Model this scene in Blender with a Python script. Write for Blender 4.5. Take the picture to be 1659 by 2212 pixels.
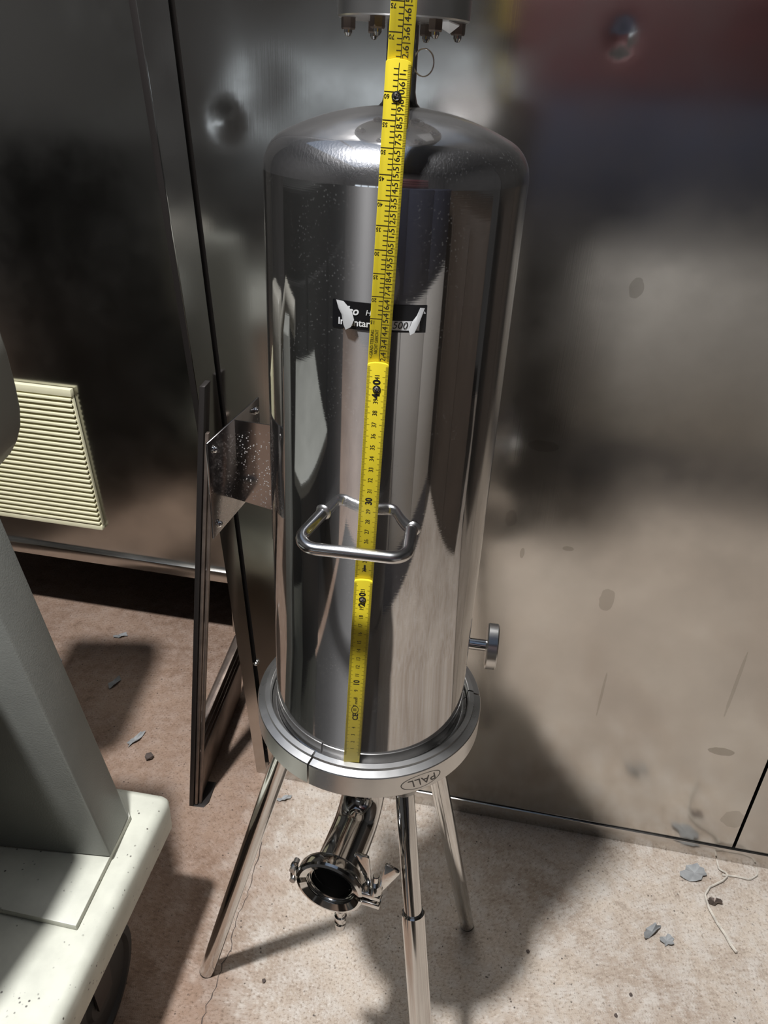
import bpy, bmesh, math, random
from mathutils import Vector, Matrix
sc = bpy.context.scene
for o in list(bpy.data.objects): bpy.data.objects.remove(o)
random.seed(7)
PI = math.pi
V3 = Vector
def rad(a): return math.radians(a)

# ------------------------------------------------------------------ camera, world, lights
F, CX, CY = 1661.0, 829.5, 1106.0
MR = Matrix(((0.99854153, 0.05398894, 0.0), (0.02645902, -0.48936745, 0.87167621), (0.04706088, -0.87040490, -0.49008222)))
CAM = V3((0.005, -0.668, 1.30))
cd = bpy.data.cameras.new('camera'); cam = bpy.data.objects.new('camera', cd); sc.collection.objects.link(cam)
cx, cy, cz = MR.col[0], -MR.col[1], -MR.col[2]
m = Matrix.Identity(4)
for i in range(3):
    m[i][0] = cx[i]; m[i][1] = cy[i]; m[i][2] = cz[i]; m[i][3] = CAM[i]
cam.matrix_world = m
cd.sensor_fit = 'VERTICAL'; cd.sensor_height = 36; cd.sensor_width = 27; cd.lens = F * 36 / 2212; cd.clip_start = 0.01
sc.camera = cam
w = bpy.data.worlds.new('world'); sc.world = w; w.use_nodes = True
w.node_tree.nodes['Background'].inputs[0].default_value = (0.75, 0.85, 1, 1)
w.node_tree.nodes['Background'].inputs[1].default_value = 0.008
LAMP = V3((-0.62, -0.72, 3.40))
ld = bpy.data.lights.new('ceiling_lamp_light', 'AREA'); ld.shape = 'DISK'; ld.size = 0.16; ld.energy = 165; ld.color = (0.97, 0.975, 1.0)
lo = bpy.data.objects.new('ceiling_lamp_light', ld); sc.collection.objects.link(lo); lo.location = LAMP
vs = sc.view_settings
sc.display_settings.display_device = 'sRGB'
vs.view_transform = 'Standard'; vs.look = 'None'; vs.gamma = 1; vs.use_curve_mapping = False; vs.exposure = 0.0

# ------------------------------------------------------------------ helpers
def ray(p): return MR @ V3(((p[0]-CX)/F, (p[1]-CY)/F, 1.0))
def atz(p, z):
    r = ray(p); return CAM + r*((z-CAM.z)/r.z)
def onplane(p, P, n):
    r = ray(p); n = V3(n); return CAM + r*((V3(P)-CAM).dot(n)/r.dot(n))
WL = {}
def link(o, parent, world_loc, wl=None):
    sc.collection.objects.link(o); o.location = world_loc
    if parent is not None:
        o.parent = parent; o.location = world_loc - WL[parent.name]
    WL[o.name] = world_loc.copy()
    return o
def props(o, label=None, cat=None, group=None, kind=None):
    if label: o['label'] = label
    if cat: o['category'] = cat
    if group: o['group'] = group
    if kind: o['kind'] = kind
    return o
def empty(name, loc, label, cat, group=None, kind=None):
    o = bpy.data.objects.new(name, None); o.empty_display_size = 0.02
    link(o, None, V3(loc)); return props(o, label, cat, group, kind)
def mk(name, vf, mat, parent=None, smooth=35, bevel=0, label=None, cat=None, group=None, kind=None, keep_origin=False):
    verts, faces = vf
    verts = [V3(v) for v in verts]
    lo_ = V3([min(v[i] for v in verts) for i in range(3)]); hi_ = V3([max(v[i] for v in verts) for i in range(3)])
    c = V3((0, 0, 0)) if keep_origin else V3(((lo_.x+hi_.x)/2, (lo_.y+hi_.y)/2, lo_.z))
    me = bpy.data.meshes.new(name); me.from_pydata([v-c for v in verts], [], faces); me.update()
    if bevel:
        bm = bmesh.new(); bm.from_mesh(me); bmesh.ops.remove_doubles(bm, verts=bm.verts, dist=1e-6)
        es = [e for e in bm.edges if len(e.link_faces) == 2 and e.calc_face_angle(0) > 0.6]
        bmesh.ops.bevel(bm, geom=es, offset=bevel, segments=2, profile=0.5, affect='EDGES')
        bmesh.ops.recalc_face_normals(bm, faces=bm.faces); bm.to_mesh(me); bm.free()
    if smooth:
        me.shade_smooth(); me.set_sharp_from_angle(angle=rad(smooth))
    me.materials.append(mat)
    o = bpy.data.objects.new(name, me); link(o, parent, c)
    return props(o, label, cat, group, kind)
def join(*parts):
    vs_, fs = [], []
    for v, f in parts:
        b = len(vs_); vs_ += list(v); fs += [tuple(i+b for i in q) for q in f]
    return vs_, fs
def frame(z, x=None):
    z = V3(z).normalized(); a = V3(x) if x is not None else (V3((1, 0, 0)) if abs(z.x) < 0.9 else V3((0, 1, 0)))
    x = (a - z*a.dot(z)).normalized(); return x, z.cross(x), z
def xf(vf, o=(0, 0, 0), X=(1, 0, 0), Y=(0, 1, 0), Z=(0, 0, 1)):
    X, Y, Z, o = V3(X), V3(Y), V3(Z), V3(o)
    return [o + X*v[0] + Y*v[1] + Z*v[2] for v in vf[0]], vf[1]
def box(c, s, yaw=0):
    a, b, h = s[0]/2, s[1]/2, s[2]/2; cs, sn = math.cos(yaw), math.sin(yaw)
    v = []
    for z in (-h, h):
        for x, y in ((-a, -b), (a, -b), (a, b), (-a, b)): v.append(V3((c[0]+x*cs-y*sn, c[1]+x*sn+y*cs, c[2]+z)))
    return v, [(3, 2, 1, 0), (4, 5, 6, 7), (0, 1, 5, 4), (1, 2, 6, 5), (2, 3, 7, 6), (3, 0, 4, 7)]
def hexa(b, t):   # bottom quad, top quad
    return [V3(p) for p in b]+[V3(p) for p in t], [(3, 2, 1, 0), (4, 5, 6, 7), (0, 1, 5, 4), (1, 2, 6, 5), (2, 3, 7, 6), (3, 0, 4, 7)]
def prism(poly, e):  # planar polygon of 3d points extruded by vector e
    n = len(poly); e = V3(e); v = [V3(p) for p in poly]+[V3(p)+e for p in poly]
    return v, [tuple(range(n-1, -1, -1)), tuple(range(n, 2*n))]+[(i, (i+1) % n, n+(i+1) % n, n+i) for i in range(n)]
def lathe(prof, n=48, o=(0, 0, 0), ax=(0, 0, 1), x=None, a0=0, a1=2*PI, closed=False, caps=False):
    X, Y, Z = frame(ax, x); o = V3(o); full = abs(a1-a0-2*PI) < 1e-6
    k = n if full else n+1; v = []; f = []; m_ = len(prof)
    for i in range(k):
        a = a0+(a1-a0)*i/n; d = X*math.cos(a)+Y*math.sin(a)
        for r, z in prof: v.append(o+d*r+Z*z)
    for i in range(n):
        j = (i+1) % k
        for q in range(m_ if closed else m_-1):
            q2 = (q+1) % m_
            f.append((i*m_+q, j*m_+q, j*m_+q2, i*m_+q2))
    if caps and not full:
        f.append(tuple(range(m_-1, -1, -1))); f.append(tuple((k-1)*m_+q for q in range(m_)))
    return v, f
def cyl(a, b, r, n=24, r2=None, bev=0):
    a, b = V3(a), V3(b); L = (b-a).length; r2 = r if r2 is None else r2
    if bev: pr = [(0, 0), (r-bev, 0), (r, bev), (r2, L-bev), (r2-bev, L), (0, L)]
    else: pr = [(0, 0), (r, 0), (r2, L), (0, L)]
    return lathe(pr, n, a, b-a)
def tube(path, r, n=16):
    P = [V3(p) for p in path]; v = []; f = []; prev = None
    for i, p in enumerate(P):
        t = (P[min(i+1, len(P)-1)]-P[max(i-1, 0)]).normalized()
        if prev is None: X, Y, _ = frame(t)
        else:
            X = (prev - t*prev.dot(t)).normalized(); Y = t.cross(X)
        prev = X; rr = r[i] if isinstance(r, (list, tuple)) else r
        for k in range(n):
            a = 2*PI*k/n; v.append(p+X*math.cos(a)*rr+Y*math.sin(a)*rr)
    for i in range(len(P)-1):
        for k in range(n): f.append((i*n+k, i*n+(k+1) % n, (i+1)*n+(k+1) % n, (i+1)*n+k))
    f.append(tuple(range(n-1, -1, -1))); f.append(tuple((len(P)-1)*n+k for k in range(n)))
    return v, f
def fillet(pts, rads, n=8):
    out = []
    for i, p in enumerate(pts):
        p = V3(p); r = rads[i]
        if r == 0: out.append(p); continue
        a = (V3(pts[i-1])-p).normalized(); b = (V3(pts[i+1])-p).normalized()
        th = a.angle(b); d = r/math.tan(th/2); c = p+(a+b).normalized()*(r/math.sin(th/2))
        s, e = p+a*d-c, p+b*d-c; om = s.angle(e)
        for k in range(n+1):
            t = k/n; out.append(c+(s*math.sin((1-t)*om)+e*math.sin(t*om))/math.sin(om))
    return out
_tc = {}
def text(s, size, shear=0.0, bold=0.0):
    key = (s, size, shear, bold)
    if key in _tc: return _tc[key]
    cu = bpy.data.curves.new('tmp_text', 'FONT'); cu.body = s; cu.size = size; cu.shear = shear; cu.offset = bold
    cu.align_x = 'CENTER'; cu.align_y = 'CENTER'; cu.resolution_u = 3; cu.fill_mode = 'FRONT'
    ob = bpy.data.objects.new('tmp_text', cu); sc.collection.objects.link(ob)
    dg = bpy.context.evaluated_depsgraph_get(); me = ob.evaluated_get(dg).to_mesh()
    vf = ([v.co.copy() for v in me.vertices], [tuple(p.vertices) for p in me.polygons])
    ob.evaluated_get(dg).to_mesh_clear(); bpy.data.objects.remove(ob); bpy.data.curves.remove(cu)
    _tc[key] = vf; return vf
def subdiv_x(vf, step):   # cut a flat mesh along x so it can bend
    bm = bmesh.new(); vv = [bm.verts.new(v) for v in vf[0]]
    for q in vf[1]:
        try: bm.faces.new([vv[i] for i in q])
        except ValueError: pass
    xs = [v[0] for v in vf[0]]; x = min(xs)+step
    while x < max(xs):
        g = bm.verts[:]+bm.edges[:]+bm.faces[:]
        bmesh.ops.bisect_plane(bm, geom=g, plane_co=(x, 0, 0), plane_no=(1, 0, 0)); x += step
    bm.verts.index_update(); r = ([v.co.copy() for v in bm.verts], [tuple(v.index for v in q.verts) for q in bm.faces]); bm.free(); return r
def wrap(vf, R, az, z, sgn=1):   # flat (x right, y up) onto a cylinder about the tank axis, az 0 = towards -y
    out = []
    for v in vf[0]:
        a = az+v[0]*sgn/R; r = R+v[2]; out.append(V3((r*math.sin(a), -r*math.cos(a), z+v[1]*sgn)))
    return out, vf[1]
def pol(az, r, z): return V3((r*math.sin(rad(az)), -r*math.cos(rad(az)), z))
def pm(a, r, z): return V3((r*math.cos(rad(a)), r*math.sin(rad(a)), z))

# ------------------------------------------------------------------ materials
def newmat(name):
    mt = bpy.data.materials.new(name); mt.use_nodes = True; nt = mt.node_tree
    return mt, nt, nt.nodes['Principled BSDF']
def N(nt, t, **kw):
    n = nt.nodes.new(t)
    for k, v in kw.items():
        if k in n.inputs: n.inputs[k].default_value = v
        else: setattr(n, k, v)
    return n
def ramp(nt, src, stops):
    r = nt.nodes.new('ShaderNodeValToRGB'); e = r.color_ramp.elements
    while len(e) < len(stops): e.new(0.5)
    for el, (p, c) in zip(e, stops):
        el.position = p; el.color = (c, c, c, 1) if isinstance(c, (int, float)) else (*c, 1)
    nt.links.new(src, r.inputs[0]); return r
def coords(nt, scale=(1, 1, 1), kind='Object'):
    tc = nt.nodes.new('ShaderNodeTexCoord'); mp = nt.nodes.new('ShaderNodeMapping'); mp.inputs['Scale'].default_value = scale
    nt.links.new(tc.outputs[kind], mp.inputs['Vector']); return mp.outputs[0]
def noise(nt, vec, scale, detail=4, rough=0.55):
    n = N(nt, 'ShaderNodeTexNoise', Scale=scale, Detail=detail, Roughness=rough); nt.links.new(vec, n.inputs['Vector']); return n.outputs[0]
def mixc(nt, fac, a, b, mode='MIX'):
    n = nt.nodes.new('ShaderNodeMix'); n.data_type = 'RGBA'; n.blend_type = mode
    for s, v in ((n.inputs[0], fac), (n.inputs[6], a), (n.inputs[7], b)):
        if isinstance(v, bpy.types.NodeSocket): nt.links.new(v, s)
        elif isinstance(v, (int, float)): s.default_value = v
        else: s.default_value = (*v, 1)
    return n.outputs[2]
def bump(nt, bsdf, h, strength, dist=0.001):
    b = N(nt, 'ShaderNodeBump', Strength=strength, Distance=dist); nt.links.new(h, b.inputs['Height']); nt.links.new(b.outputs[0], bsdf.inputs['Normal']); return b
def simple(name, col, rough=0.5, metal=0.0, var=0.0, vs_=30, bmp=0.0, bs=200):
    mt, nt, b = newmat(name); b.inputs['Roughness'].default_value = rough; b.inputs['Metallic'].default_value = metal
    v = coords(nt); n = noise(nt, v, vs_)
    c = mixc(nt, ramp(nt, n, [(0.35, 0.0), (0.7, 1.0)]).outputs[0], col, tuple(x*(1-var) for x in col)); nt.links.new(c, b.inputs['Base Color'])
    if bmp: bump(nt, b, noise(nt, v, bs, 3), bmp, 0.0006)
    return mt
def steel(name, col=(0.6, 0.58, 0.56), rough=0.12, spots=0.0, brush=None, bstr=0.08, aniso=0.0, arough=0.35, stains=(), gate=(0.5, 0.62), iso=False):
    mt, nt, b = newmat(name); b.inputs['Metallic'].default_value = 1.0
    v = coords(nt); n1 = noise(nt, v, 9, 5)
    base = mixc(nt, ramp(nt, n1, [(0.3, 0.0), (0.75, 1.0)]).outputs[0], col, tuple(x*0.86 for x in col))
    rsock = ramp(nt, n1, [(0.3, rough*0.75), (0.75, rough*1.35)]).outputs[0]
    if spots:
        vo = N(nt, 'ShaderNodeTexVoronoi', Scale=330.0, Randomness=1.0); nt.links.new(v, vo.inputs['Vector'])
        gate = ramp(nt, noise(nt, v, 14, 3), [(gate[0], 0.0), (gate[1], 1.0)]).outputs[0]
        s = ramp(nt, vo.outputs['Distance'], [(0.12, 1.0), (0.3, 0.0)]).outputs[0]
        mm = N(nt, 'ShaderNodeMath', operation='MULTIPLY'); nt.links.new(gate, mm.inputs[0]); nt.links.new(s, mm.inputs[1])
        m2 = N(nt, 'ShaderNodeMath', operation='MULTIPLY'); nt.links.new(mm.outputs[0], m2.inputs[0]); m2.inputs[1].default_value = spots
        rsock = mixc(nt, m2.outputs[0], rsock, (0.5, 0.5, 0.5)); base = mixc(nt, m2.outputs[0], base, (0.72, 0.7, 0.66))
        mm3 = N(nt, 'ShaderNodeMath', operation='MULTIPLY_ADD'); nt.links.new(m2.outputs[0], mm3.inputs[0]); mm3.inputs[1].default_value = -0.7; mm3.inputs[2].default_value = 1.0
        nt.links.new(mm3.outputs[0], b.inputs['Metallic'])
    for (c, rx, rz, dk) in stains:
        s = N(nt, 'ShaderNodeVectorMath', operation='SUBTRACT'); nt.links.new(v, s.inputs[0]); s.inputs[1].default_value = c
        s2 = N(nt, 'ShaderNodeVectorMath', operation='MULTIPLY'); nt.links.new(s.outputs[0], s2.inputs[0]); s2.inputs[1].default_value = (1/rx, 0, 1/rz)
        ln = N(nt, 'ShaderNodeVectorMath', operation='LENGTH'); nt.links.new(s2.outputs[0], ln.inputs[0])
        ad = N(nt, 'ShaderNodeMath', operation='MULTIPLY_ADD'); nt.links.new(noise(nt, v, 60, 3), ad.inputs[0]); ad.inputs[1].default_value = 0.5; nt.links.new(ln.outputs['Value'], ad.inputs[2])
        k = ramp(nt, ad.outputs[0], [(0.98, dk), (1.22, 0.0)]).outputs[0]
        base = mixc(nt, k, base, (0.22, 0.2, 0.17))
    nt.links.new(base, b.inputs['Base Color']); nt.links.new(rsock, b.inputs['Roughness'])
    if brush:
        bump(nt, b, noise(nt, coords(nt, brush), 1.0, 2, 0.7), bstr, 0.0003)
    if aniso:
        g = N(nt, 'ShaderNodeBsdfAnisotropic', Roughness=arough, Anisotropy=0.0 if iso else 0.65, Rotation=0.0)
        tg = N(nt, 'ShaderNodeTangent', direction_type='RADIAL', axis='Z'); nt.links.new(tg.outputs[0], g.inputs['Tangent'])
        if iso:   # fine swirled polishing scratches
            bp = N(nt, 'ShaderNodeBump', Strength=0.12, Distance=0.0004); mp_ = coords(nt, (1, 1, 1)); wv_ = N(nt, 'ShaderNodeTexWave', Scale=90.0, Distortion=9.0, Detail=4.0); wv_.inputs['Detail Scale'].default_value = 3.0
            nt.links.new(mp_, wv_.inputs['Vector']); nt.links.new(wv_.outputs[1], bp.inputs['Height']); nt.links.new(bp.outputs[0], g.inputs['Normal'])
        nt.links.new(base, g.inputs['Color']); mx = N(nt, 'ShaderNodeMixShader', Fac=aniso)
        out = nt.nodes['Material Output']; nt.links.new(b.outputs[0], mx.inputs[1]); nt.links.new(g.outputs[0], mx.inputs[2]); nt.links.new(mx.outputs[0], out.inputs[0])
    return mt
M_TANK = steel('polished_steel', (0.62, 0.61, 0.6), 0.045, spots=0.16, aniso=0.13, arough=0.42, gate=(0.46, 0.66), brush=(4, 4, 900), bstr=0.02)
M_DOME = steel('scratched_dome_steel', (0.62, 0.61, 0.61), 0.06, spots=0.1, aniso=0.2, arough=0.4, iso=True)
M_POL = steel('bright_steel', (0.66, 0.65, 0.63), 0.09)
M_HAND = steel('handle_steel', (0.68, 0.67, 0.66), 0.2)
M_SAT = steel('satin_steel', (0.66, 0.65, 0.63), 0.3, brush=(60, 60, 900), bstr=0.1)
M_BRK = steel('spotted_steel', (0.5, 0.47, 0.46), 0.14, spots=0.9, gate=(0.42, 0.5))
M_DARKM = simple('dark_steel', (0.035, 0.03, 0.028), 0.45, 0.6)
M_RUST = simple('brown_steel', (0.24, 0.19, 0.16), 0.4, 0.75, 0.4)
M_YEL = simple('yellow_lacquer', (0.74, 0.59, 0.03), 0.38, 0, 0.06, 40)
M_YEDGE = simple('pale_yellow_edge', (0.8, 0.7, 0.22), 0.4)
M_INK = simple('black_ink', (0.012, 0.011, 0.01), 0.5)
M_BLACK = simple('black_label', (0.008, 0.008, 0.009), 0.25)
M_WHITE = simple('white_print', (0.75, 0.75, 0.74), 0.45)
M_FILM = simple('clear_film_flap', (0.46, 0.46, 0.45), 0.3)
M_CREAM = simple('cream_paint', (0.56, 0.56, 0.47), 0.42, 0, 0.18, 22, 0.12, 260)
def speckle(mt, scale=140.0, lo=0.62):
    nt = mt.node_tree; b = nt.nodes['Principled BSDF']; src = b.inputs['Base Color'].links[0].from_socket; v = coords(nt)
    vo = N(nt, 'ShaderNodeTexVoronoi', Scale=scale); nt.links.new(v, vo.inputs['Vector'])
    g = ramp(nt, noise(nt, v, scale*0.35, 2), [(lo-0.06, 0.0), (lo, 1.0)]).outputs[0]; d = ramp(nt, vo.outputs['Distance'], [(0.14, 1.0), (0.26, 0.0)]).outputs[0]
    k = N(nt, 'ShaderNodeMath', operation='MULTIPLY'); nt.links.new(g, k.inputs[0]); nt.links.new(d, k.inputs[1])
    nt.links.new(mixc(nt, k.outputs[0], src, (0.06, 0.05, 0.04)), b.inputs['Base Color'])
speckle(M_CREAM)
M_VENT = simple('cream_plastic', (0.8, 0.76, 0.52), 0.45, 0, 0.06, 30)
M_HAMM = simple('grey_hammered_paint', (0.2, 0.205, 0.185), 0.38, 0, 0.15, 12, 0.5, 420)
M_HEAD = simple('smooth_grey_paint', (0.26, 0.25, 0.215), 0.45, 0, 0.1, 8)
M_RUB = simple('black_rubber', (0.02, 0.019, 0.018), 0.6)
M_VOID = simple('unlit_interior', (0.01, 0.01, 0.01), 0.9)  # near-black colour stands in for shade inside the pipe and vent
M_ENGR = simple('engraved_line', (0.1, 0.095, 0.09), 0.5, 0.6)
M_CHIP = simple('grey_paint_flake', (0.31, 0.315, 0.31), 0.7, 0, 0.3, 60)
M_STONE = simple('dark_crumb', (0.08, 0.06, 0.05), 0.9)
M_STRING = simple('dirty_white_string', (0.6, 0.55, 0.47), 0.8, 0, 0.3, 90)
M_PLASTER = simple('dull_plaster', (0.09, 0.088, 0.085), 0.9, 0, 0.2, 3)
M_RED = simple('red_enamel', (0.075, 0.022, 0.025), 0.5)
M_BLUE = simple('dark_blue_enamel', (0.03, 0.035, 0.06), 0.5)
M_GREY = simple('mid_grey_enamel', (0.16, 0.15, 0.14), 0.5)
def emit(name, col, s):
    mt, nt, b = newmat(name); b.inputs['Emission Color'].default_value = (*col, 1); b.inputs['Emission Strength'].default_value = s; b.inputs['Base Color'].default_value = (0, 0, 0, 1); return mt
M_LGREY = simple('light_grey_enamel', (0.5, 0.48, 0.45), 0.5)
M_BROWN = simple('dark_brown_wood', (0.05, 0.035, 0.025), 0.6, 0, 0.3, 8)
M_DARKE = simple('black_enamel', (0.014, 0.014, 0.013), 0.5)
M_ADDED_SKY = emit('added_skylight_glow', (0.5, 0.68, 1.0), 0.26)  # glow for the added skylight
M_ADDED_DAY = emit('added_window_glow', (0.8, 0.9, 1.0), 1.5)  # glow for the added window band

def concrete():
    mt, nt, b = newmat('worn_concrete'); v = coords(nt)
    n1 = noise(nt, v, 3.2, 9, 0.7); n2 = noise(nt, v, 26, 8, 0.75); n3 = noise(nt, v, 210, 4, 0.7)
    c = mixc(nt, ramp(nt, n1, [(0.38, 0.0), (0.62, 1.0)]).outputs[0], (0.54, 0.46, 0.375), (0.32, 0.245, 0.185))
    c = mixc(nt, ramp(nt, n2, [(0.45, 0.0), (0.62, 0.8)]).outputs[0], c, (0.57, 0.52, 0.46))
    c = mixc(nt, ramp(nt, n2, [(0.33, 0.6), (0.43, 0.0)]).outputs[0], c, (0.22, 0.165, 0.12))
    c = mixc(nt, ramp(nt, n3, [(0.33, 0.8), (0.46, 0.0)]).outputs[0], c, (0.2, 0.15, 0.11))
    c = mixc(nt, ramp(nt, n3, [(0.58, 0.0), (0.68, 0.7)]).outputs[0], c, (0.68, 0.62, 0.55))
    vo = N(nt, 'ShaderNodeTexVoronoi', Scale=95.0); nt.links.new(v, vo.inputs['Vector'])
    g = ramp(nt, noise(nt, v, 40, 2), [(0.55, 0.0), (0.62, 1.0)]).outputs[0]
    d = ramp(nt, vo.outputs['Distance'], [(0.1, 1.0), (0.2, 0.0)]).outputs[0]
    k = N(nt, 'ShaderNodeMath', operation='MULTIPLY'); nt.links.new(g, k.inputs[0]); nt.links.new(d, k.inputs[1])
    c = mixc(nt, k.outputs[0], c, (0.1, 0.08, 0.065))
    # reddish-brown worn zone beside the machines
    sx = N(nt, 'ShaderNodeSeparateXYZ'); nt.links.new(v, sx.inputs[0])
    ma = N(nt, 'ShaderNodeMath', operation='MULTIPLY_ADD'); nt.links.new(n1, ma.inputs[0]); ma.inputs[1].default_value = 0.5; nt.links.new(sx.outputs[0], ma.inputs[2])
    z = ramp(nt, ma.outputs[0], [(0.0, 1.0), (0.12, 0.0)])
    c = mixc(nt, z.outputs[0], c, (0.62, 0.5, 0.44), 'MULTIPLY')
    nt.links.new(c, b.inputs['Base Color']); b.inputs['Roughness'].default_value = 0.82
    hh = mixc(nt, 0.5, n2, n3); bump(nt, b, hh, 0.8, 0.005)
    return mt
M_CONC = concrete()

# ------------------------------------------------------------------ the room
def quadgrid(x0, x1, y0, y1, z, flip=False):
    f = (0, 1, 2, 3); return [V3((x0, y0, z)), V3((x1, y0, z)), V3((x1, y1, z)), V3((x0, y1, z))], [f[::-1] if flip else f]
floor = mk('floor', box((0, -0.5, -0.05), (6, 6, 0.1)), M_CONC, smooth=0, keep_origin=True, label='worn pinkish grey concrete floor with crumbs and cracks', kind='structure')
mk('ceiling', box((0, -0.5, 3.75), (6, 6, 0.1)), M_PLASTER, smooth=0, label='dull plaster ceiling', kind='structure')
mk('wall_rear', box((0, -3.55, 1.85), (6, 0.1, 3.7)), M_PLASTER, smooth=0, label='dull plaster wall', kind='structure')
mk('wall_back', box((0, 2.55, 1.85), (6, 0.1, 3.7)), M_PLASTER, smooth=0, label='dull plaster wall behind the machines', kind='structure')
mk('wall_left', box((-3.05, -0.5, 1.85), (0.1, 6.2, 3.7)), M_PLASTER, smooth=0, label='dull plaster side wall', kind='structure')
mk('wall_right', box((3.05, -0.5, 1.85), (0.1, 6.2, 3.7)), M_PLASTER, smooth=0, label='dull plaster side wall', kind='structure')

# crack in the concrete
def ribbon(pts, wd, z):
    v, f = [], []
    for i, p in enumerate(pts):
        t = (pts[min(i+1, len(pts)-1)]-pts[max(i-1, 0)]).normalized(); s = V3((-t.y, t.x, 0))*wd*random.uniform(0.4, 1)
        v += [p+s+V3((0, 0, z)), p-s+V3((0, 0, z))]
    for i in range(len(pts)-1): f.append((2*i, 2*i+1, 2*i+3, 2*i+2))
    return v, f
ck = [(592, 1730), (570, 1800), (552, 1870), (535, 1935), (508, 1990), (498, 2050), (478, 2090), (470, 2130), (445, 2175), (430, 2240)]
cp = []
for a, b in zip(ck, ck[1:]):
    A, B = atz(a, 0), atz(b, 0)
    for k in range(6):
        q = A.lerp(B, k/6); cp.append(q+V3((random.uniform(-1, 1), random.uniform(-1, 1), 0))*0.0022)
mk('crack', ribbon(cp, 0.0011, 0.0004), M_STONE, floor, smooth=0, label='thin dark crack')

# steel cabinet wall behind the tank -------------------------------------------------
WN = V3((0.159, 0.987, 0)).normalized(); WA = V3((0.18, 0.416, 0)); WD = V3((WN.y, -WN.x, 0))
def onw(p, off=0): return onplane(p, WA+WN*off, WN)
def wuv(P): return (P-WA).dot(WD), P.z
def wpt(u, z, off=0): return WA+WD*u+WN*off+V3((0, 0, z))
su0, sz0 = wuv(onw((370, 0))); su1, sz1 = wuv(onw((551, 1440)))
def seam_u(z): return su0+(su1-su0)*(z-sz0)/(sz1-sz0)
gu, _ = wuv(onw((1618, 1749)))
DENTS = [(wuv(onw((478, 262))), 0.0042, 0.013), (wuv(onw((1343, 84))), 0.004, 0.010), (wuv(onw((1010, 215))), 0.0012, 0.03),
         (wuv(onw((560, 190))), 0.0012, 0.03), (wuv(onw((1060, 1100))), 0.002, 0.03)]
def wave(u, z):
    h = 0.0011*math.sin(3.1*u+1.3*z+0.4)+0.0009*math.sin(7.3*z-2.2*u+1.1)+0.0005*math.sin(13*u+5*z)+0.0004*math.sin(17*z+4*u)
    for (du, dz), a, s in DENTS:
        q = ((u-du)**2+(z-dz)**2)/(2*s*s)
        if q < 20: h += a*math.exp(-q)
    return h
def panel(ul, ur, z0, z1, nu, nz, off, wv=True, thick=0.012):
    v, f = [], []
    for j in range(nz+1):
        z = z0+(z1-z0)*j/nz
        a, b = ul(z), ur(z)
        for i in range(nu+1):
            t = i/nu; u = a+(b-a)*t
            edge = min(1, 12*min(t, 1-t, j/nz, 1-j/nz)+0.0)
            v.append(wpt(u, z, off+(wave(u, z)*edge if wv else 0)))
    for j in range(nz):
        for i in range(nu):
            k = j*(nu+1)+i; f.append((k, k+1, k+nu+2, k+nu+1))
    # returns around the edge
    loop = [i for i in range(nu+1)]+[j*(nu+1)+nu for j in range(1, nz+1)]+[nz*(nu+1)+i for i in range(nu-1, -1, -1)]+[j*(nu+1) for j in range(nz-1, 0, -1)]
    b = len(v); v += [v[i]+WN*thick for i in loop]; L = len(loop)
    for i in range(L): f.append((loop[(i+1) % L], loop[i], b+i, b+(i+1) % L))
    return v, f
def so(p): q = onw(p); return q
cab = empty('steel_cabinet', wpt(0.2, 0, 0.3), 'tall brushed stainless steel cabinet behind the tank, floor to above the frame', 'cabinet')
base_lab = WA+V3((0, 0, 0))
PANEL_C = None
pv = panel(lambda z: seam_u(z)+0.0045, lambda z: gu-0.003, 0.036, 2.05, 110, 170, 0.0)
lo_ = V3([min(v[i] for v in pv[0]) for i in range(3)]); hi_ = V3([max(v[i] for v in pv[0]) for i in range(3)])
PC = V3(((lo_.x+hi_.x)/2, (lo_.y+hi_.y)/2, lo_.z))
ST = []
for p, rx, rz, dk in [((1376, 622), 0.013, 0.02, 0.4), ((1310, 1297), 0.016, 0.03, 0.35), ((1175, 965), 0.03, 0.012, 0.3), ((1560, 1625), 0.03, 0.012, 0.5), ((1585, 1770), 0.03, 0.03, 0.3),
                      ((1228, 1185), 0.012, 0.006, 0.4), ((1128, 1195), 0.005, 0.013, 0.4), ((1300, 1500), 0.003, 0.07, 0.3), ((1590, 1480), 0.004, 0.1, 0.3), ((1104, 1120), 0.012, 0.02, 0.3)]:
    q = onw(p)-PC; ST.append(((q.x, q.y, q.z), rx, rz, dk))
M_WALL = steel('cabinet_steel', (0.62, 0.6, 0.565), 0.16, brush=(500, 500, 5), bstr=0.05, stains=ST)
M_WALL3 = steel('dull_cabinet_steel', (0.5, 0.49, 0.46), 0.2, brush=(500, 500, 5), bstr=0.05)
M_WALL2 = steel('cabinet_steel_plain', (0.6, 0.58, 0.55), 0.2, brush=(500, 500, 5), bstr=0.05)
mk('front_panel', pv, M_WALL, cab, smooth=30)
mk('front_panel', panel(lambda z: gu+0.003, lambda z: gu+0.9, 0.036, 2.05, 6, 8, 0.0, False), M_WALL2, cab, smooth=30)
mk('plinth_strip', hexa([wpt(su1-0.06+0.08, 0, -0.004), wpt(1.6, 0, -0.004), wpt(1.6, 0, 0.03), wpt(su1+0.02, 0, 0.03)], [wpt(su1+0.02, 0.034, -0.004), wpt(1.6, 0.034, -0.004), wpt(1.6, 0.034, 0.03), wpt(su1+0.02, 0.034, 0.03)]), M_WALL2, cab, bevel=0.001)
def post_u(z):   # left edge of corner post
    a, za = wuv(onw((296, 0))); b, zb = wuv(onw((553, 1656))); return a+(b-a)*(z-za)/(zb-za)
mk('corner_post', panel(lambda z: post_u(z), lambda z: seam_u(z)-0.0045, 0.0, 2.05, 4, 20, 0.0, False, 0.03), M_WALL2, cab, smooth=30)
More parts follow.
